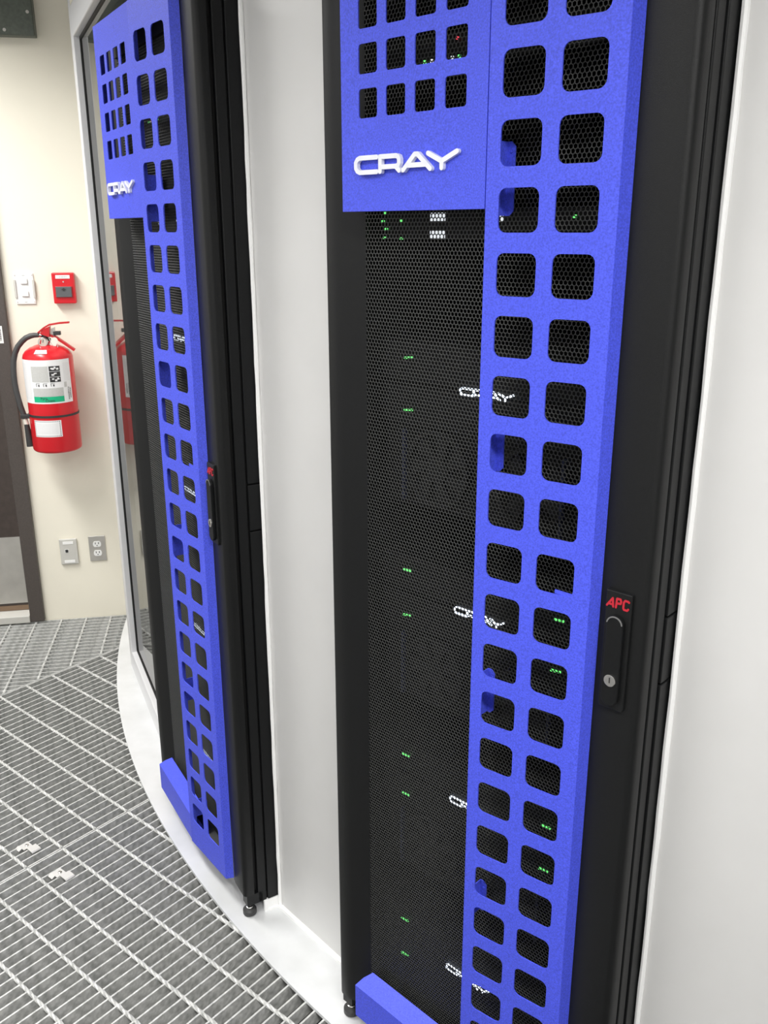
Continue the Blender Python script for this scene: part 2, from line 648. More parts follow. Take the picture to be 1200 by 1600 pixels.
def cray_strokes():
    b, t = 0.0, 0.0195
    m = 0.0058
    C = [[(-0.149, t), (-0.183, t), (-0.188, t - 0.002), (-0.191, t - 0.006), (-0.191, b + 0.006), (-0.188, b + 0.002), (-0.183, b), (-0.149, b)]]
    Rr = [[(-0.1425, b), (-0.1425, t), (-0.112, t), (-0.108, t - 0.0015), (-0.1065, t - 0.005), (-0.1065, m + 0.004), (-0.108, m + 0.001), (-0.112, m), (-0.1425, m)], [(-0.113, m), (-0.1062, b)]]
    A = [[(-0.0985, b), (-0.0775, t), (-0.0725, t), (-0.0495, b)], [(-0.090, m), (-0.058, m)]]
    Y = [[(-0.0535, t), (-0.0295, b + 0.0085), (-0.0035, t)], [(-0.0295, b + 0.0085), (-0.0295, b)]]
    return [('letter_c', C), ('letter_r', Rr), ('letter_a', A), ('letter_y', Y)]


def strip_y(x):            # slanted face of the tall blue strip
    return -0.006 + (x - 0.0435) * (0.020 / (0.2248 - 0.0435))


def left_y(x):             # face of the blue logo panel
    return -0.001 - (x + 0.2275) * (0.004 / 0.271)


def hex_mesh(x0, x1, z0, z1, pitch, inner, y0, y1):
    """perforated sheet: hexagonal openings, pointed tops, walls of the openings included"""
    rowh = pitch * math.sqrt(3) / 2
    nx = int((x1 - x0) / pitch)
    nz = int((z1 - z0) / rowh)
    R0 = pitch / math.sqrt(3)
    ang = np.radians(np.arange(6) * 60 + 30)
    ux, uz = np.cos(ang), np.sin(ang)
    ii, jj = np.meshgrid(np.arange(nx), np.arange(nz), indexing='ij')
    cx = (x0 + pitch * (ii + 0.5 + 0.5 * (jj % 2))).ravel()
    cz = (z0 + rowh * (jj + 0.6)).ravel()
    n = len(cx)
    V = np.zeros((n, 18, 3))
    for k, (rad, y) in enumerate(((R0, y0), (R0 * inner, y0), (R0 * inner, y1))):
        V[:, k * 6:k * 6 + 6, 0] = cx[:, None] + ux[None] * rad
        V[:, k * 6:k * 6 + 6, 2] = cz[:, None] + uz[None] * rad
        V[:, k * 6:k * 6 + 6, 1] = y
    q = []
    for k in range(6):
        k2 = (k + 1) % 6
        q.append((k, k2, 6 + k2, 6 + k))
        q.append((6 + k, 6 + k2, 12 + k2, 12 + k))
    F = (np.array(q)[None] + (np.arange(n) * 18)[:, None, None]).reshape(-1, 4)
    me = bpy.data.meshes.new('mesh_screen')
    me.vertices.add(n * 18)
    me.vertices.foreach_set('co', V.astype(np.float32).ravel())
    me.loops.add(F.size)
    me.loops.foreach_set('vertex_index', F.astype(np.int32).ravel())
    me.polygons.add(len(F))
    me.polygons.foreach_set('loop_start', np.arange(0, F.size, 4, dtype=np.int32))
    me.polygons.foreach_set('loop_total', np.full(len(F), 4, dtype=np.int32))
    me.update(calc_edges=True)
    return me


def make_rack():
    r = empty('server_rack')
    # --- cabinet shell
    mb = MB()
    mb.box(-0.296, 0.296, 0.98, 1.0, 0.035, 2.03)      # back
    mb.box(-0.296, 0.296, 0.06, 1.0, 2.005, 2.03)      # roof
    mb.box(-0.296, 0.296, 0.066, 1.0, 0.032, 0.052)    # base
    mb.box(-0.294, -0.288, 0.09, 1.0, 0.045, 2.02)     # inner liners
    mb.box(0.288, 0.294, 0.09, 1.0, 0.045, 2.02)
    mb.build('cabinet_shell', 'inside', r)
    for s in (-1, 1):
        xo, xi = s * 0.300, s * 0.262
        MB().box(min(xo, xi), max(xo, xi), 0.066, 0.088, 0.030, 2.03).build('corner_post', 'black', r, bevel=0.002)
        # hinge-side spine behind the door edge
        MB().box(min(s * 0.290, s * 0.270), max(s * 0.290, s * 0.270), 0.054, 0.068, 0.055, 1.99).build('door_seal', 'inside', r)
        xa, xb = (s * 0.3025, s * 0.2955)
        for z0_, z1_, nm in ((0.032, 0.9765, 'side_panel'), (0.9795, 1.0795, 'side_bar'), (1.0825, 2.028, 'side_panel')):
            MB().box(min(xa, xb), max(xa, xb), 0.0905, 0.96, z0_, z1_).build(nm, 'black', r, bevel=0.0015)
    # --- door frame: left stile raised outside and sloping to the screen, flat right stile, top and bottom rails
    d = MB()
    Lp = [(-0.3015, 0.056), (-0.3015, 0.036), (-0.2985, 0.031), (-0.293, 0.028), (-0.272, 0.028), (-0.262, 0.031), (-0.231, 0.0455), (-0.227, 0.0475), (-0.227, 0.056)]
    d.prism(Lp, 0.060, 2.0, 'z')
    Rp = [(0.226, 0.056), (0.226, 0.0345), (0.232, 0.0338), (0.240, 0.0325), (0.290, 0.031), (0.296, 0.0325), (0.3, 0.037), (0.3015, 0.043), (0.3015, 0.056)]
    d.prism(Rp, 0.060, 2.0, 'z')
    d.box(-0.228, 0.233, 0.040, 0.056, 0.060, 0.115)
    d.box(-0.228, 0.233, 0.040, 0.056, 1.955, 2.0)
    door_ = d.build('door', 'black_door', r, smooth=True)
    me = hex_mesh(-0.229, 0.2285, 0.112, 1.958, 0.0066, 0.80, 0.0470, 0.0482)
    me.materials.append(MATS['mesh_black'])
    sc_ = bpy.data.objects.new('mesh_screen', me)
    COL.objects.link(sc_)
    sc_.parent = door_
    sc_['kind'] = 'stuff'
    # --- blue logo panel with 4 x 4 openings
    cols = [(-0.1912 + 0.0537 * i, -0.1547 + 0.0537 * i) for i in range(4)]
    rows = [(1.7400 + 0.0575 * i, 1.7785 + 0.0575 * i) for i in range(4)]
    mb = perf_panel(MB(), cols, rows, -0.2275, 0.0412, 1.614, 2.015, 0.0045, left_y, 0.002)
    mb.box(-0.2275, -0.2255, left_y(-0.2275), 0.028, 1.614, 2.015)
    mb.box(-0.2275, 0.0425, 0.0, 0.028, 2.013, 2.015)
    mb.box(-0.2275, 0.0425, 0.0005, 0.016, 1.614, 1.616)
    lp = mb.build('logo_panel', 'blue', r, recalc=False)
    for nm, strokes in cray_strokes():
        m2 = MB()
        for s in strokes:
            m2.stroke([(x, z + CRAY_ZB) for x, z in s], 0.0032, -0.0095, -0.0032)
        m2.build(nm, 'white_letter', lp, recalc=False)
    # --- tall blue strip with 2 x 23 openings and bevelled right edge
    cols = [(0.0915 - 0.02875, 0.0915 + 0.02875), (0.1715 - 0.02875, 0.1715 + 0.02875)]
    rows = [(1.9315 - 0.08 * k - 0.0273, 1.9315 - 0.08 * k + 0.0273) for k in range(22, -1, -1)]
    mb = perf_panel(MB(), cols, rows, 0.0435, 0.2248, 0.070, 2.015, 0.0105, strip_y, 0.002)
    y0 = strip_y(0.2248)
    mb.prism([(0.2248, y0), (0.2318, 0.0325), (0.2298, 0.0325), (0.2230, y0 + 0.002)], 0.070, 2.015, 'z')
    mb.box(0.0435, 0.0450, strip_y(0.0435) + 0.001, 0.0105, 0.070, 2.015)     # folded left edge
    mb.box(0.0435, 0.2230, 0.010, 0.030, 2.013, 2.015)
    vs = mb.build('vent_strip', 'blue', r, recalc=False)
    for zc, h in ((1.6515, 0.092), (1.2925, 0.078), (0.897, 0.075), (0.507, 0.06), (0.165, 0.05)):
        b = MB()
        x0_, x1_ = 0.0452, 0.0585
        poly = [(x0_, zc - h / 2), (x1_ - 0.006, zc - h / 2), (x1_, zc - h / 2 + 0.006), (x1_, zc + h / 2 - 0.006), (x1_ - 0.006, zc + h / 2), (x0_, zc + h / 2)]
        b.prism(poly, 0.0345, 0.0365, 'y')
        b.box(x0_, x0_ + 0.0015, 0.000, 0.0365, zc - h / 2, zc + h / 2)
        bo = b.build('mounting_bracket', 'blue', vs)
        for dz in (-0.012, 0.008):
            MB().disc_y(x1_ - 0.005, zc + h / 2 - 0.020 + dz, 0.0022, 0.0330, 0.0350, 10).build('rivet', 'blue', bo)
    # little notch tab in the opening beside the handle
    MB().box(0.171, 0.2002, strip_y(0.186) + 0.0022, strip_y(0.186) + 0.0042, 1.9315 - 0.8 - 0.0275, 1.9315 - 0.8 - 0.022).build('latch_tab', 'blue', vs)
    # --- blue kick panel at the foot of the left side
    k = MB()
    xl, xr = -0.2275, 0.0425
    zt = 0.146
    k.quad((xl, 0.002, 0.070), (xr, -0.004, 0.070), (xr, -0.004, zt), (xl, 0.002, zt))
    k.quad((xl, 0.002, zt), (xr, -0.004, zt), (xr, 0.028, 0.167), (-0.2085, 0.0335, 0.167))
    k.quad((xl, 0.002, zt), (-0.2085, 0.0335, 0.167), (-0.2205, 0.018, 0.1570))
    k.quad((xl, 0.002, 0.070), (xl, 0.002, zt), (-0.2205, 0.018, 0.157), (-0.2205, 0.040, 0.150), (-0.2205, 0.040, 0.070))
    k.quad((-0.2205, 0.018, 0.157), (-0.2085, 0.0335, 0.167), (-0.2085, 0.040, 0.160), (-0.2205, 0.040, 0.150))
    k.quad((xl, 0.002, 0.070), (xr, -0.004, 0.070), (xr, 0.040, 0.070), (xl, 0.040, 0.070))
    k.quad((xr, 0.028, 0.167), (-0.2085, 0.0335, 0.167), (-0.2085, 0.041, 0.115), (xr, 0.041, 0.115))
    k.build('kick_panel', 'blue', r)
    # --- swing handle with badge and lock
    h = MB()
    h.prism([(0.2455, 0.952), (0.2795, 0.952), (0.2815, 0.957), (0.2815, 1.127), (0.2425, 1.127), (0.2425, 0.957)], 0.0255, 0.034, 'y')
    hd = h.build('door_handle', 'black_door', r, bevel=0.0015)
    lv = MB()
    lv.capsule((0.2620, 0.972), (0.2620, 1.082), 0.0125, 0.0185, 0.0255, 12)
    lv.build('lever', 'black', hd, bevel=0.0015)
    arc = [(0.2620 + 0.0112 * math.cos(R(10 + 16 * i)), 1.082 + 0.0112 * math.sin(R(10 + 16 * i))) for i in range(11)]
    MB().stroke(arc, 0.0009, 0.0178, 0.0186, 3).build('lever_highlight', 'highlight_grey', hd, recalc=False)  # highlight crescent at the lever top, painted as a thin grey arc
    MB().disc_y(0.2625, 0.999, 0.0088, 0.0165, 0.019, 24).build('lock_cylinder', 'chrome', hd, bevel=0.0006)
    MB().box(0.2618, 0.2634, 0.0160, 0.0166, 0.996, 1.004).build('keyhole', 'print_dark', hd)
    a = MB()
    z0_, z1_, yy0, yy1 = 1.1045, 1.1175, 0.0245, 0.0256
    rr = 0.0014
    a.stroke([(0.2455, z0_), (0.2535, z1_ - 0.001), (0.2550, z0_)], rr, yy0, yy1, 4)
    a.stroke([(0.2485, z0_ + 0.003), (0.2545, z0_ + 0.003)], rr, yy0, yy1, 4)
    a.build('badge_letter', 'red_badge', hd, recalc=False)
    a = MB().stroke([(0.2590, z0_), (0.2598, z1_), (0.2650, z1_), (0.2662, z1_ - 0.003), (0.2655, z1_ - 0.0062), (0.2595, z1_ - 0.0068)], rr, yy0, yy1, 4)
    a.build('badge_letter', 'red_badge', hd, recalc=False)
    a = MB().stroke([(0.2775, z1_ - 0.001), (0.2760, z1_), (0.2715, z1_), (0.2700, z1_ - 0.003), (0.2698, z0_ + 0.002), (0.2710, z0_), (0.2755, z0_), (0.2770, z0_ + 0.002)], rr, yy0, yy1, 4)
    a.build('badge_letter', 'red_badge', hd, recalc=False)
    # --- levelling feet
    for sx in (-0.286, 0.288):
        for yy in (0.047, 0.93):
            f = MB().lathe([(0.014, 0.0), (0.0165, 0.003), (0.0165, 0.013), (0.012, 0.018)], sx, yy, 20)
            fo = f.build('levelling_foot', 'rubber', r, smooth=True)
            MB().lathe([(0.009, 0.018), (0.009, 0.023), (0.0055, 0.0245), (0.0055, 0.033)], sx, yy, 14).build('bolt', 'chrome', fo)
            MB().box(sx - 0.014, sx + 0.012, yy - 0.010, yy + 0.03, 0.031, 0.060).build('foot_bracket', 'black', fo)
    # pale plinth strip under the right side
    return r


def place(o, which):
    a, p = (A_NEAR, O_NEAR) if which == 'n' else (A_FAR, O_FAR)
    o.location = (p.x, p.y, 0)
    o.rotation_euler = (0, 0, a)


rack = make_rack()
place(rack, 'n')
tag(rack, 'nearer black server rack with blue perforated front panels', 'server rack', 'server racks in the curved row')
rack2 = copy_tree(rack)
place(rack2, 'f')
tag(rack2, 'farther black server rack beside the window, seen edge-on', 'server rack', 'server racks in the curved row')


# pale skirting piece beside each rack's right foot
for which, lab in (('f', 'pale skirting strip beside the farther rack foot'), ('n', 'pale skirting strip beside the nearer rack foot')):
    sk = MB().box(0.2965, 0.3035, 0.080, 0.123, 0.0, 0.031)
    sk.box(0.2965, 0.3065, 0.090, 0.123, 0.0, 0.005)
    o = sk.build('trim_2', 'caulk')
    place(o, which)
    tag(o, lab, kind='structure')

# ------------------------------------------------------------------ servers inside the racks


def make_chassis():
    """8-unit server chassis; origin at the logo height, front face at y = .076"""
    c = empty('server_chassis')
    MB().box(-0.222, 0.222, 0.090, 0.80, -0.204, 0.068).build('case', 'server', c)
    for z0_, z1_ in ((0.004, 0.066), (-0.066, -0.004)):
        MB().box(-0.222, 0.222, 0.078, 0.092, z0_, z1_).build('bezel', 'server', c, bevel=0.002)
    for x in (-0.169, 0.135):
        MB().box(x - 0.002, x + 0.002, 0.072, 0.080, -0.195, -0.075).build('ejector', 'slate_blue', c)
    for x in (-0.105, 0.075):
        f = MB()
        seg = 28
        for i in range(seg):
            a0, a1 = 2 * math.pi * i / seg, 2 * math.pi * (i + 1) / seg
            p = [(x + 0.064 * math.cos(a0), -0.134 + 0.064 * math.sin(a0)), (x + 0.064 * math.cos(a1), -0.134 + 0.064 * math.sin(a1)),
                 (x + 0.057 * math.cos(a1), -0.134 + 0.057 * math.sin(a1)), (x + 0.057 * math.cos(a0), -0.134 + 0.057 * math.sin(a0))]
            f.prism(p, 0.079, 0.090, 'y')
        f.disc_y(x, -0.134, 0.022, 0.081, 0.090, 20)
        for i in range(7):
            a = 2 * math.pi * i / 7
            p = [(x + 0.020 * math.cos(a), -0.134 + 0.020 * math.sin(a)), (x + 0.057 * math.cos(a + 0.25), -0.134 + 0.057 * math.sin(a + 0.25)), (x + 0.057 * math.cos(a + 0.75), -0.134 + 0.057 * math.sin(a + 0.75)), (x + 0.020 * math.cos(a + 0.6), -0.134 + 0.020 * math.sin(a + 0.6))]
            f.prism(p, 0.083, 0.088, 'y')
        f.build('fan', 'server_grey', c)
    lg = MB()
    sx = 0.100 / 0.191
    for nm, strokes in cray_strokes():
        for s in strokes:
            lg.stroke([(-0.055 + (x + 0.191) * sx, (z - 0.0097) * 0.52) for x, z in s], 0.0015, 0.0745, 0.0765, 5)
    lg.build('lit_logo', 'logo_light', c, recalc=False)
    for x in (-0.162, 0.141):
        for z in (0.041, -0.043):
            l = MB()
            for dx in (-0.006, 0.0, 0.007):
                l.box(x + dx - 0.0022, x + dx + 0.0022, 0.0745, 0.0775, z - 0.0015 + dx * 0.1, z + 0.0015 + dx * 0.1)
            l.build('status_light', 'led_green', c)
    return c


ch = make_chassis()
order = ['uppermost', 'upper-middle', 'lower-middle', 'lowest']
first = True
for which, rk in (('n', 'nearer'), ('f', 'farther')):
    for i, z in enumerate((1.353, 0.991, 0.628, 0.258)):
        c = ch if first else copy_tree(ch)
        first = False
        a, p = (A_NEAR, O_NEAR) if which == 'n' else (A_FAR, O_FAR)
        c.location = (p.x, p.y, z)
        c.rotation_euler = (0, 0, a)
        tag(c, '%s dark server chassis with lit white logo behind the %s rack mesh' % (order[i], rk), 'server', 'server chassis stacked in the racks')


def make_switch():
    s = empty('network_switch')
    MB().box(-0.222, 0.222, 0.082, 0.55, -0.021, 0.021).build('case', 'server', s, bevel=0.001)
    for x, z in ((-0.2305, 0.0185), (-0.2348, 0.0062), (-0.2279, -0.0053), (-0.2321, -0.0185), (-0.1964, 0.0068), (-0.1963, -0.0192)):
        x += 0.014
        MB().box(x - 0.002, x + 0.002, 0.0785, 0.083, z - 0.0016, z + 0.0016).build('status_light', 'led_green', s)
    return s


sw = make_switch()
pt = MB()
for z0_, z1_ in ((0.006, 0.0175), (-0.0195, -0.008)):
    pt.box(-0.1235, -0.096, 0.0795, 0.0822, z0_, z1_)
pt.build('lit_window', 'led_white', sw)
pt = MB()
pt.box(0.005, 0.009, 0.0785, 0.0825, 0.004, 0.016)
pt.build('lit_window', 'led_white', sw)
MB().box(0.1235, 0.1272, 0.0785, 0.083, 0.008, 0.012).build('status_light', 'led_green', sw)
sw2 = copy_tree(sw)
for s, which, z, lab in ((sw, 'n', 1.5945, 'black network switch with green lights below the nearer logo panel'), (sw2, 'f', 1.5945, 'black network switch below the farther logo panel')):
    a, p = (A_NEAR, O_NEAR) if which == 'n' else (A_FAR, O_FAR)
    s.location = (p.x, p.y, z)
    s.rotation_euler = (0, 0, a)
    tag(s, lab, 'network switch', 'network switches in the racks')
up1 = empty('network_switch')
MB().box(-0.222, 0.222, 0.082, 0.55, -0.021, 0.021).build('case', 'server', up1, bevel=0.001)
for x, m in ((-0.1381, 'led_green'), (-0.1250, 'led_white'), (-0.1131, 'led_red'), (-0.0874, 'led_white'), (-0.0749, 'led_green')):
    MB().box(x - 0.0014, x + 0.0014, 0.0785, 0.083, -0.0145, -0.0095).build('status_light', m, up1)
MB().box(-0.0805, -0.0775, 0.0785, 0.083, 0.0105, 0.0135).build('status_light', 'led_red', up1)
up2 = copy_tree(up1)
for s, which, lab in ((up1, 'n', 'black network switch with red and green lights behind the nearer logo panel'), (up2, 'f', 'black network switch behind the farther logo panel')):
    a, p = (A_NEAR, O_NEAR) if which == 'n' else (A_FAR, O_FAR)
    s.location = (p.x, p.y, 1.829)
    s.rotation_euler = (0, 0, a)
    tag(s, lab, 'network switch', 'network switches in the racks')

# ------------------------------------------------------------------ things on the cream wall


def wp(s, z, off):
    """point seen at wall coordinates (s, z) but standing off the wall by off (local wall coordinates)"""
    k = 1 - off / D_W
    return (S_C + (s - S_C) * k, -off, CAM_H + (z - CAM_H) * k)


# fire extinguisher
EX_S, EX_Z, EX_OFF, EX_R = 1.973, 0.742, 0.112, 0.0915
ex = empty('fire_extinguisher', (CW0.x, CW0.y, 0), CA)
tag(ex, 'red fire extinguisher with white label hanging on the cream wall', 'extinguisher')
ax, ay, zb = wp(EX_S, EX_Z, EX_OFF)
zt = wp(EX_S, 1.127, EX_OFF)[2]
Rr = EX_R
prof = [(0.070, zb + 0.004), (0.084, zb), (Rr - 0.002, zb + 0.004), (Rr, zb + 0.010), (Rr, zt - 0.012), (Rr - 0.003, zt - 0.002), (Rr * 0.88, zt + 0.010), (Rr * 0.70, zt + 0.022), (Rr * 0.45, zt + 0.031), (0.026, zt + 0.036), (0.022, zt + 0.042), (0.020, zt + 0.046)]
MB().lathe(prof, ax, ay, 56).build('cylinder', 'red', ex, smooth=True)


def arc_patch(mb, a0, a1, z0_, z1_, r, seg=20, th=0.0):
    """patch of the cylinder; angle 0 faces away from the wall, positive to the right"""
    for i in range(seg):
        q0, q1 = R(a0 + (a1 - a0) * i / seg), R(a0 + (a1 - a0) * (i + 1) / seg)
        mb.quad((ax + r * math.sin(q0), ay - r * math.cos(q0), z0_), (ax + r * math.sin(q1), ay - r * math.cos(q1), z0_), (ax + r * math.sin(q1), ay - r * math.cos(q1), z1_), (ax + r * math.sin(q0), ay - r * math.cos(q0), z1_))
    return mb


def zz_(z):
    return wp(EX_S, z, EX_OFF + EX_R)[2]


L0, L1 = -88, 63
zl0, zl1 = zz_(0.921) + 0.004, zz_(1.095) + 0.004
lab = arc_patch(MB(), L0, L1, zl0, zl1, Rr + 0.0006, 30).build('instruction_label', 'label', ex, smooth=True)
HL = zl1 - zl0


def lz(f):
    return zl0 + HL * f


arc_patch(MB(), -34, 7, lz(0.50), lz(0.86), Rr + 0.0010).build('print_block', 'print_grey', lab, smooth=True)
arc_patch(MB(), -34, 38, lz(0.17), lz(0.36), Rr + 0.0010).build('print_block', 'print_grey', lab, smooth=True)
arc_patch(MB(), -80, -40, lz(0.10), lz(0.92), Rr + 0.0010).build('print_block', 'print_light', lab, smooth=True)
arc_patch(MB(), 42, 60, lz(0.50), lz(0.92), Rr + 0.0010).build('print_block', 'print_light', lab, smooth=True)
arc_patch(MB(), 41, 48, lz(0.36), lz(0.48), Rr + 0.0010).build('print_block', 'print_grey', lab, smooth=True)
arc_patch(MB(), -34, 38, lz(0.035), lz(0.165), Rr + 0.0010).build('green_block', 'print_green', lab, smooth=True)
for i in range(3):
    f1 = 0.86 - i * 0.125
    arc_patch(MB(), 9, 34, lz(f1 - 0.115), lz(f1), Rr + 0.0010, 8).build('pictogram', 'print_dark', lab, smooth=True)
    rnd = random.Random(20 + i)
    mb = MB()
    for _ in range(4):
        a0 = rnd.uniform(11, 27)
        f0 = f1 - rnd.uniform(0.05, 0.10)
        arc_patch(mb, a0, a0 + rnd.uniform(3, 6), lz(f0), lz(f0 + rnd.uniform(0.02, 0.045)), Rr + 0.0014, 3)
    mb.build('pictogram_figure', 'label', lab, smooth=True)
for i in range(3):
    a0 = -24 + i * 17
    mb = MB()
    arc_patch(mb, a0, a0 + 9, lz(0.465), lz(0.472), Rr + 0.0012, 3)
    arc_patch(mb, a0, a0 + 1.2, lz(0.40), lz(0.47), Rr + 0.0012, 1)
    arc_patch(mb, a0 + 5, a0 + 8, lz(0.40), lz(0.445), Rr + 0.0012, 2)
    mb.build('class_symbol', 'print_dark', lab, smooth=True)
for a0, f0, f1 in ((50, 0.06, 0.36), (55.5, 0.09, 0.33)):
    mb = MB()
    rnd = random.Random(int(a0 * 2))
    f = f0
    while f < f1:
        h = rnd.choice((0.006, 0.01, 0.014))
        arc_patch(mb, a0, a0 + 3.2, lz(f), lz(f + h), Rr + 0.0012, 1)
        f += h + rnd.choice((0.006, 0.01))
    mb.build('barcode', 'print_dark', lab, smooth=True)


def cyl_text(body, size, a_deg, z, r, name, m, parent):
    vs, fs = text_geo(body, size)
    mb = MB()
    for x, y in vs:
        q = R(a_deg) + x / r
        mb.v.append((ax + r * math.sin(q), ay - r * math.cos(q), z + y))
    mb.f = fs
    return mb.build(name, m, parent, recalc=False)


cyl_text('Pyro', 0.014, -17, lz(0.098), Rr + 0.0016, 'lettering', 'print_dark', lab)
cyl_text('Chem', 0.014, -6, lz(0.045), Rr + 0.0016, 'lettering', 'print_dark', lab)
zs0, zs1 = zz_(0.787) + 0.002, zz_(0.855) + 0.002
il = arc_patch(MB(), -43, 24, zs0, zs1, Rr + 0.0006, 16).build('inspection_label', 'label', ex, smooth=True)
mb = MB()
for i in range(16):
    a0 = -41 + i * 4.0
    arc_patch(mb, a0, a0 + 2.0, zs0 + 0.003, zs0 + 0.0052, Rr + 0.0012, 1)
    arc_patch(mb, a0, a0 + 2.0, zs1 - 0.0052, zs1 - 0.003, Rr + 0.0012, 1)
for i in range(9):
    z = zs0 + 0.004 + i * (zs1 - zs0 - 0.01) / 8
    arc_patch(mb, 19.5, 21.2, z, z + 0.0035, Rr + 0.0012, 1)
    arc_patch(mb, -41, -39.6, z, z + 0.0035, Rr + 0.0012, 1)
mb.build('dotted_border', 'print_dark', il)
arc_patch(MB(), -36, 15, zs0 + 0.012, zs1 - 0.012, Rr + 0.0010, 8).build('print_block', 'print_light', il, smooth=True)
# strap round the cylinder, hanger on the wall
zs = zz_(0.872)
MB().lathe([(Rr + 0.0002, zs - 0.004), (Rr + 0.0022, zs - 0.004), (Rr + 0.0022, zs + 0.004), (Rr + 0.0002, zs + 0.004)], ax, ay, 56).build('strap', 'rubber', ex, smooth=True)
MB().box(ax - 0.02, ax + 0.02, ay + Rr - 0.004, -0.001, zt - 0.10, zt - 0.02).build('wall_hook', 'steel', ex)
# white date label lying on the shoulder
mb = MB()
for i in range(10):
    q0, q1 = R(-24 + 33 * i / 10), R(-24 + 33 * (i + 1) / 10)
    P = lambda q, r, z: (ax + r * math.sin(q), ay - r * math.cos(q), z)
    mb.quad(P(q0, Rr * 0.93, zt + 0.008), P(q1, Rr * 0.93, zt + 0.008), P(q1, Rr * 0.76, zt + 0.0205), P(q0, Rr * 0.76, zt + 0.0205))
mb.build('shoulder_label', 'label', ex)
# valve, handles, gauge, hose, horn
zn = zt + 0.044
MB().lathe([(0.019, zn), (0.019, zn + 0.012), (0.014, zn + 0.014), (0.014, zn + 0.045)], ax, ay, 20).build('valve', 'rubber', ex, smooth=True)


def E(s, z, off=None):
    return Vector(wp(s, z, EX_OFF if off is None else off))


def bar(name, pts, wdt, th, m, parent):
    """bent flat bar along pts, width in y"""
    mb = MB()
    for a, b in zip(pts, pts[1:]):
        a, b = Vector(a), Vector(b)
        d = (b - a).normalized()
        n = Vector((-d.z, 0, d.x)) * th / 2
        n0 = len(mb.v)
        for p in (a, b):
            for sy in (-1, 1):
                for sn in (-1, 1):
                    q = p + n * sn
                    mb.v.append((q.x, q.y + sy * wdt / 2, q.z))
        mb.f += [tuple(n0 + i for i in q) for q in ((0, 1, 3, 2), (4, 6, 7, 5), (0, 4, 5, 1), (2, 3, 7, 6), (1, 5, 7, 3), (0, 2, 6, 4))]
    return mb.build(name, m, parent)


bar('carry_lever', [E(1.948, 1.207), E(1.972, 1.226), E(1.992, 1.237), E(2.030, 1.243), E(2.068, 1.245)], 0.022, 0.006, 'red_dark', ex)
bar('carry_handle', [E(1.985, 1.200), E(2.010, 1.190), E(2.045, 1.163), E(2.078, 1.137)], 0.022, 0.009, 'red_dark', ex)
MB().prism([(E(1.955, 1.21).x, E(1.955, 1.205).z), (E(1.990, 1.2).x, E(1.985, 1.190).z), (E(1.995, 1.2).x, E(1.99, 1.232).z), (E(1.972, 1.2).x, E(1.972, 1.222).z)], ay - 0.0165, ay + 0.0165, 'y').build('lever_bracket', 'red_dark', ex)
MB().prism([(E(1.995, 1.2).x, E(1.99, 1.192).z), (E(2.012, 1.2).x, E(2.01, 1.2).z), (E(2.012, 1.2).x, E(2.01, 1.228).z), (E(1.998, 1.2).x, E(2.0, 1.222).z)], ay - 0.007, ay + 0.007, 'y').build('trigger_plate', 'steel', ex)
MB().box(E(2.005, 1.2).x, E(2.032, 1.2).x, ay - 0.010, ay + 0.010, E(2.0, 1.197).z, E(2.0, 1.212).z).build('safety_pin_block', 'rubber', ex, bevel=0.002)
gx, _, gz = E(1.964, 1.171, 0.135)
gg = MB().disc_y(gx, gz, 0.0185, -0.150, -0.132, 24).build('pressure_gauge', 'chrome', ex, bevel=0.002)
gd = MB().disc_y(gx, gz, 0.0150, -0.1508, -0.1502, 24).build('dial', 'gauge_face', gg)
mb = MB().stroke([(gx, gz), (gx + 0.002, gz + 0.010)], 0.001, -0.1516, -0.151, 4)
mb.build('needle', 'print_dark', gg)
MB().stroke([(gx - 0.010, gz - 0.004), (gx - 0.006, gz + 0.008)], 0.002, -0.1514, -0.151, 4).build('dial_band', 'red_dark', gg)
tx, _, tz = E(2.000, 1.168, 0.135)
MB().capsule((tx - 0.004, tz - 0.012), (tx + 0.006, tz + 0.008), 0.012, -0.140, -0.1385, 8).build('seal_tag', 'offwhite', ex)
mb = MB()
for i in range(14):
    a = i / 13.0 * math.pi
    pass
mb.tube([E(1.985, 1.19, 0.13), E(1.990, 1.17, 0.142), E(2.000, 1.150, 0.145), E(2.015, 1.150, 0.142), E(2.012, 1.18, 0.135), E(2.000, 1.20, 0.13)], 0.0012, 6)
mb.build('pin_chain', 'chrome', ex)
MB().tube([E(1.972, 1.198), E(1.940, 1.198)], 0.0085, 14).build('hose_fitting', 'chrome', ex, smooth=True)
hp = [(1.948, 1.198), (1.932, 1.198), (1.918, 1.1955), (1.900, 1.188), (1.884, 1.175), (1.866, 1.155), (1.853, 1.130), (1.844, 1.100), (1.840, 1.070), (1.838, 1.040), (1.838, 1.010), (1.840, 0.980), (1.844, 0.950), (1.849, 0.920), (1.855, 0.893), (1.860, 0.872)]
MB().tube([E(s, z, 0.125) for s, z in hp], [0.0085, 0.0095] + [0.0105] * 14, 14).build('hose', 'hose', ex, smooth=True)
MB().tube([E(1.859, 0.870, 0.125), E(1.864, 0.845, 0.125)], 0.0095, 14).build('nozzle_collar', 'offwhite', ex, smooth=True)
MB().tube([E(1.8635, 0.848, 0.125), E(1.869, 0.757, 0.125)], [0.0095, 0.0150], 16).build('nozzle', 'rubber', ex, smooth=True)
MB().box(E(1.848, 0.88).x, E(1.90, 0.88).x, E(1.85, 0.88, 0.137).y, E(1.85, 0.88, 0.112).y, E(1.85, 0.874).z, E(1.85, 0.89).z).build('hose_clip', 'rubber', ex, bevel=0.002)


# light switch plate
def wall_thing(name, label, cat, sx, z):
    o = on_wall(name, sx, z)
    return tag(o, label, cat)


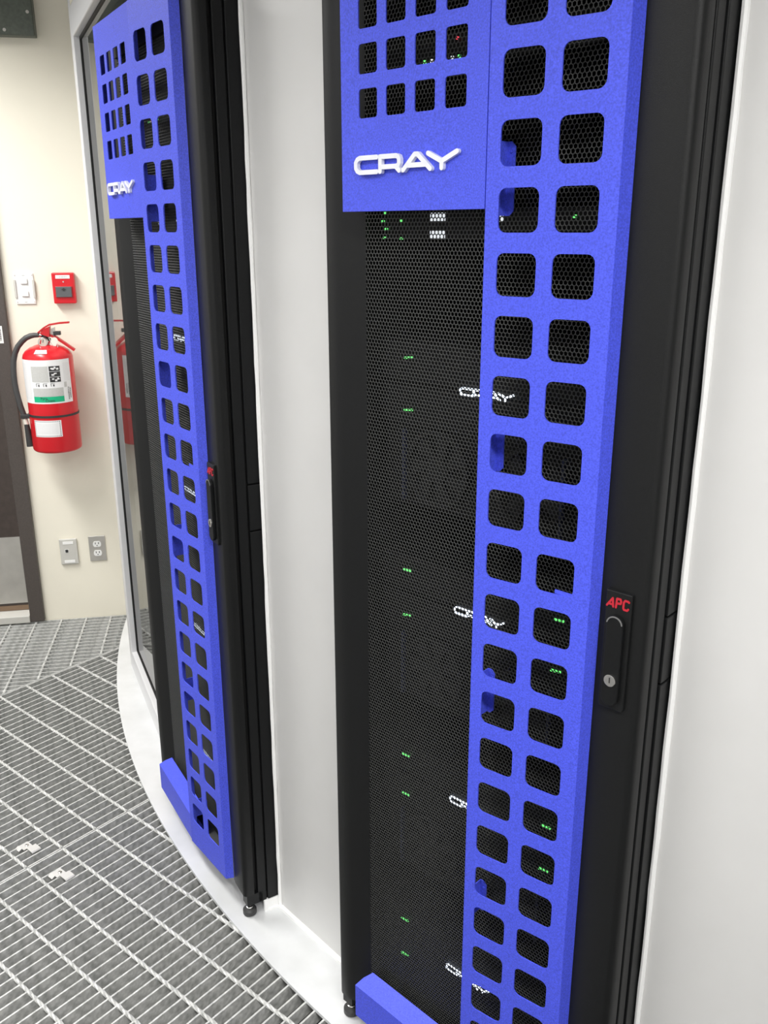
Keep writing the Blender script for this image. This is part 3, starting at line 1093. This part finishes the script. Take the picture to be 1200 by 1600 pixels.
s = wall_thing('light_switch', 'white switch plate with two buttons left of the fire alarm', 'light switch', 1.9185, 1.375)
MB().box(-0.0355, 0.0355, -0.006, -0.0005, -0.058, 0.058).build('plate', 'white', s, bevel=0.002)
for x in (-0.034, 0.034):
    MB().box(x - 0.004, x + 0.004, -0.011, -0.006, -0.034, 0.034).build('side_rib', 'grey_plate', s, bevel=0.001)
for z in (0.018, -0.029):
    MB().box(-0.012, 0.013, -0.012, -0.006, z, z + 0.019).build('button', 'white', s, bevel=0.002)
    MB().box(-0.013, 0.014, -0.0065, -0.0058, z - 0.001, z + 0.020).build('button_gap', 'grey_plate', s)
for z in (0.050, -0.050):
    MB().box(-0.005, 0.005, -0.0068, -0.0058, z - 0.0015, z + 0.0015).build('print_mark', 'print_grey', s)
    for x in (-0.031, 0.031):
        MB().disc_y(x, z, 0.0022, -0.0072, -0.0058, 10).build('screw', 'steel', s)

# fire alarm pull station
s = wall_thing('fire_alarm_pull', 'red fire alarm pull station with grey handle above extinguisher', 'fire alarm', 2.0665, 1.3765)
MB().box(-0.042, 0.040, -0.030, -0.0005, -0.0575, 0.0575).build('housing', 'red', s, bevel=0.004)
MB().box(-0.027, 0.025, -0.0312, -0.0302, 0.036, 0.049).build('name_strip', 'label', s)
mb = MB()
for x in (-0.013, -0.007, -0.002, 0.004, 0.010):
    mb.box(x, x + 0.0035, -0.0316, -0.0311, 0.0405, 0.0445)
mb.build('print_mark', 'print_grey', s)
MB().box(-0.033, 0.031, -0.0335, -0.0302, -0.034, 0.008).build('handle_recess', 'red_dark', s, bevel=0.001)
MB().box(-0.030, 0.028, -0.038, -0.0330, -0.033, 0.006).build('pull_handle', 'grey_handle', s, bevel=0.0015)
MB().prism([(-0.010, -0.006), (0.000, 0.002), (0.010, -0.006), (0.004, -0.006), (0.004, -0.010), (-0.004, -0.010), (-0.004, -0.006)], -0.0392, -0.0382, 'y').build('arrow_mark', 'print_dark', s)
MB().disc_y(0.0, 0.024, 0.003, -0.0318, -0.0302, 12).build('screw', 'chrome', s)

# data jack plate
s = wall_thing('network_jack', 'grey network wall plate with one black jack low on wall', 'wall plate', 1.9705, 0.298)
MB().box(-0.0355, 0.0355, -0.011, -0.0005, -0.057, 0.057).build('plate', 'grey_plate', s, bevel=0.004)
for z in (0.040, -0.043):
    MB().box(-0.021, 0.021, -0.0122, -0.0108, z - 0.006, z + 0.006).build('label_strip', 'white', s, bevel=0.0004)
MB().box(-0.015, 0.000, -0.0118, -0.0108, -0.004, 0.012).build('jack_frame', 'white', s)
MB().box(-0.0135, -0.0015, -0.0124, -0.0116, -0.0025, 0.0105).build('jack', 'print_dark', s)

# duplex outlet
s = wall_thing('power_outlet', 'duplex power outlet with steel cover plate next to window', 'outlet', 2.0865, 0.304)
MB().box(-0.034, 0.034, -0.006, -0.0005, -0.056, 0.056).build('cover_plate', 'steel', s, bevel=0.002)
for z in (0.020, -0.020):
    rc = MB().prism([(0.0165 * math.cos(a) * 1.0, z + max(-0.0125, min(0.0125, 0.0165 * math.sin(a)))) for a in [2 * math.pi * i / 28 for i in range(28)]], -0.0085, -0.006, 'y').build('receptacle', 'white', s)
    for x in (-0.0065, 0.0065):
        MB().box(x - 0.0014, x + 0.0014, -0.0092, -0.0084, z, z + 0.008).build('slot', 'print_dark', rc)
    MB().disc_y(0.0, z - 0.006, 0.0022, -0.0092, -0.0084, 10).build('slot', 'print_dark', rc)
MB().disc_y(0.0, 0.0, 0.003, -0.0075, -0.0058, 12).build('screw', 'steel', s)

# metal box at the top left
s = wall_thing('metal_box', 'grey-green metal box with screws high on the cream wall', 'box', 1.70, 2.244)
MB().box(-0.42, 0.362, -0.045, -0.0005, 0.0, 0.38).build('housing', 'green_grey', s, bevel=0.003)
MB().box(-0.42, 0.358, -0.048, -0.0452, 0.004, 0.376).build('cover', 'green_grey', s)
for x, z in ((0.262, 0.016), (0.345, 0.075)):
    MB().disc_y(x, z, 0.0055, -0.051, -0.0478, 14).build('screw', 'steel', s)

# ------------------------------------------------------------------ saddle clips on the grating
for px, lab in (((-0.974, 2.042), 'bent steel grating clip farther from the viewer on the floor'), ((-0.847, 1.935), 'bent steel grating clip nearer the viewer on the floor')):
    c = empty('grating_clip', (px[0], px[1], GZ), TH_A)
    tag(c, lab, 'clip', 'saddle clips holding the floor grating')
    # local x along the bearing bars, y across them
    MB().box(-0.015, 0.011, -0.014, 0.013, 0.0005, 0.0028).build('centre_plate', 'clip', c, bevel=0.0006)
    MB().prism([(-0.013, 0.0028), (-0.013, 0.0005), (-0.017, 0.0035), (-0.041, 0.0035), (-0.044, 0.0010), (-0.044, 0.0035), (-0.041, 0.0058), (-0.017, 0.0058)], -0.008, 0.018, 'x').build('wing', 'clip', c)
    MB().prism([(-0.015, 0.0028), (-0.015, 0.0008), (-0.024, -0.0040), (-0.0245, -0.0020)], -0.004, 0.015, 'y').build('wing', 'clip', c)
    MB().lathe([(0.0055, 0.003), (0.0050, 0.0050), (0.003, 0.006)], 0.000, -0.003, 12).build('bolt_head', 'chrome', c, smooth=True)
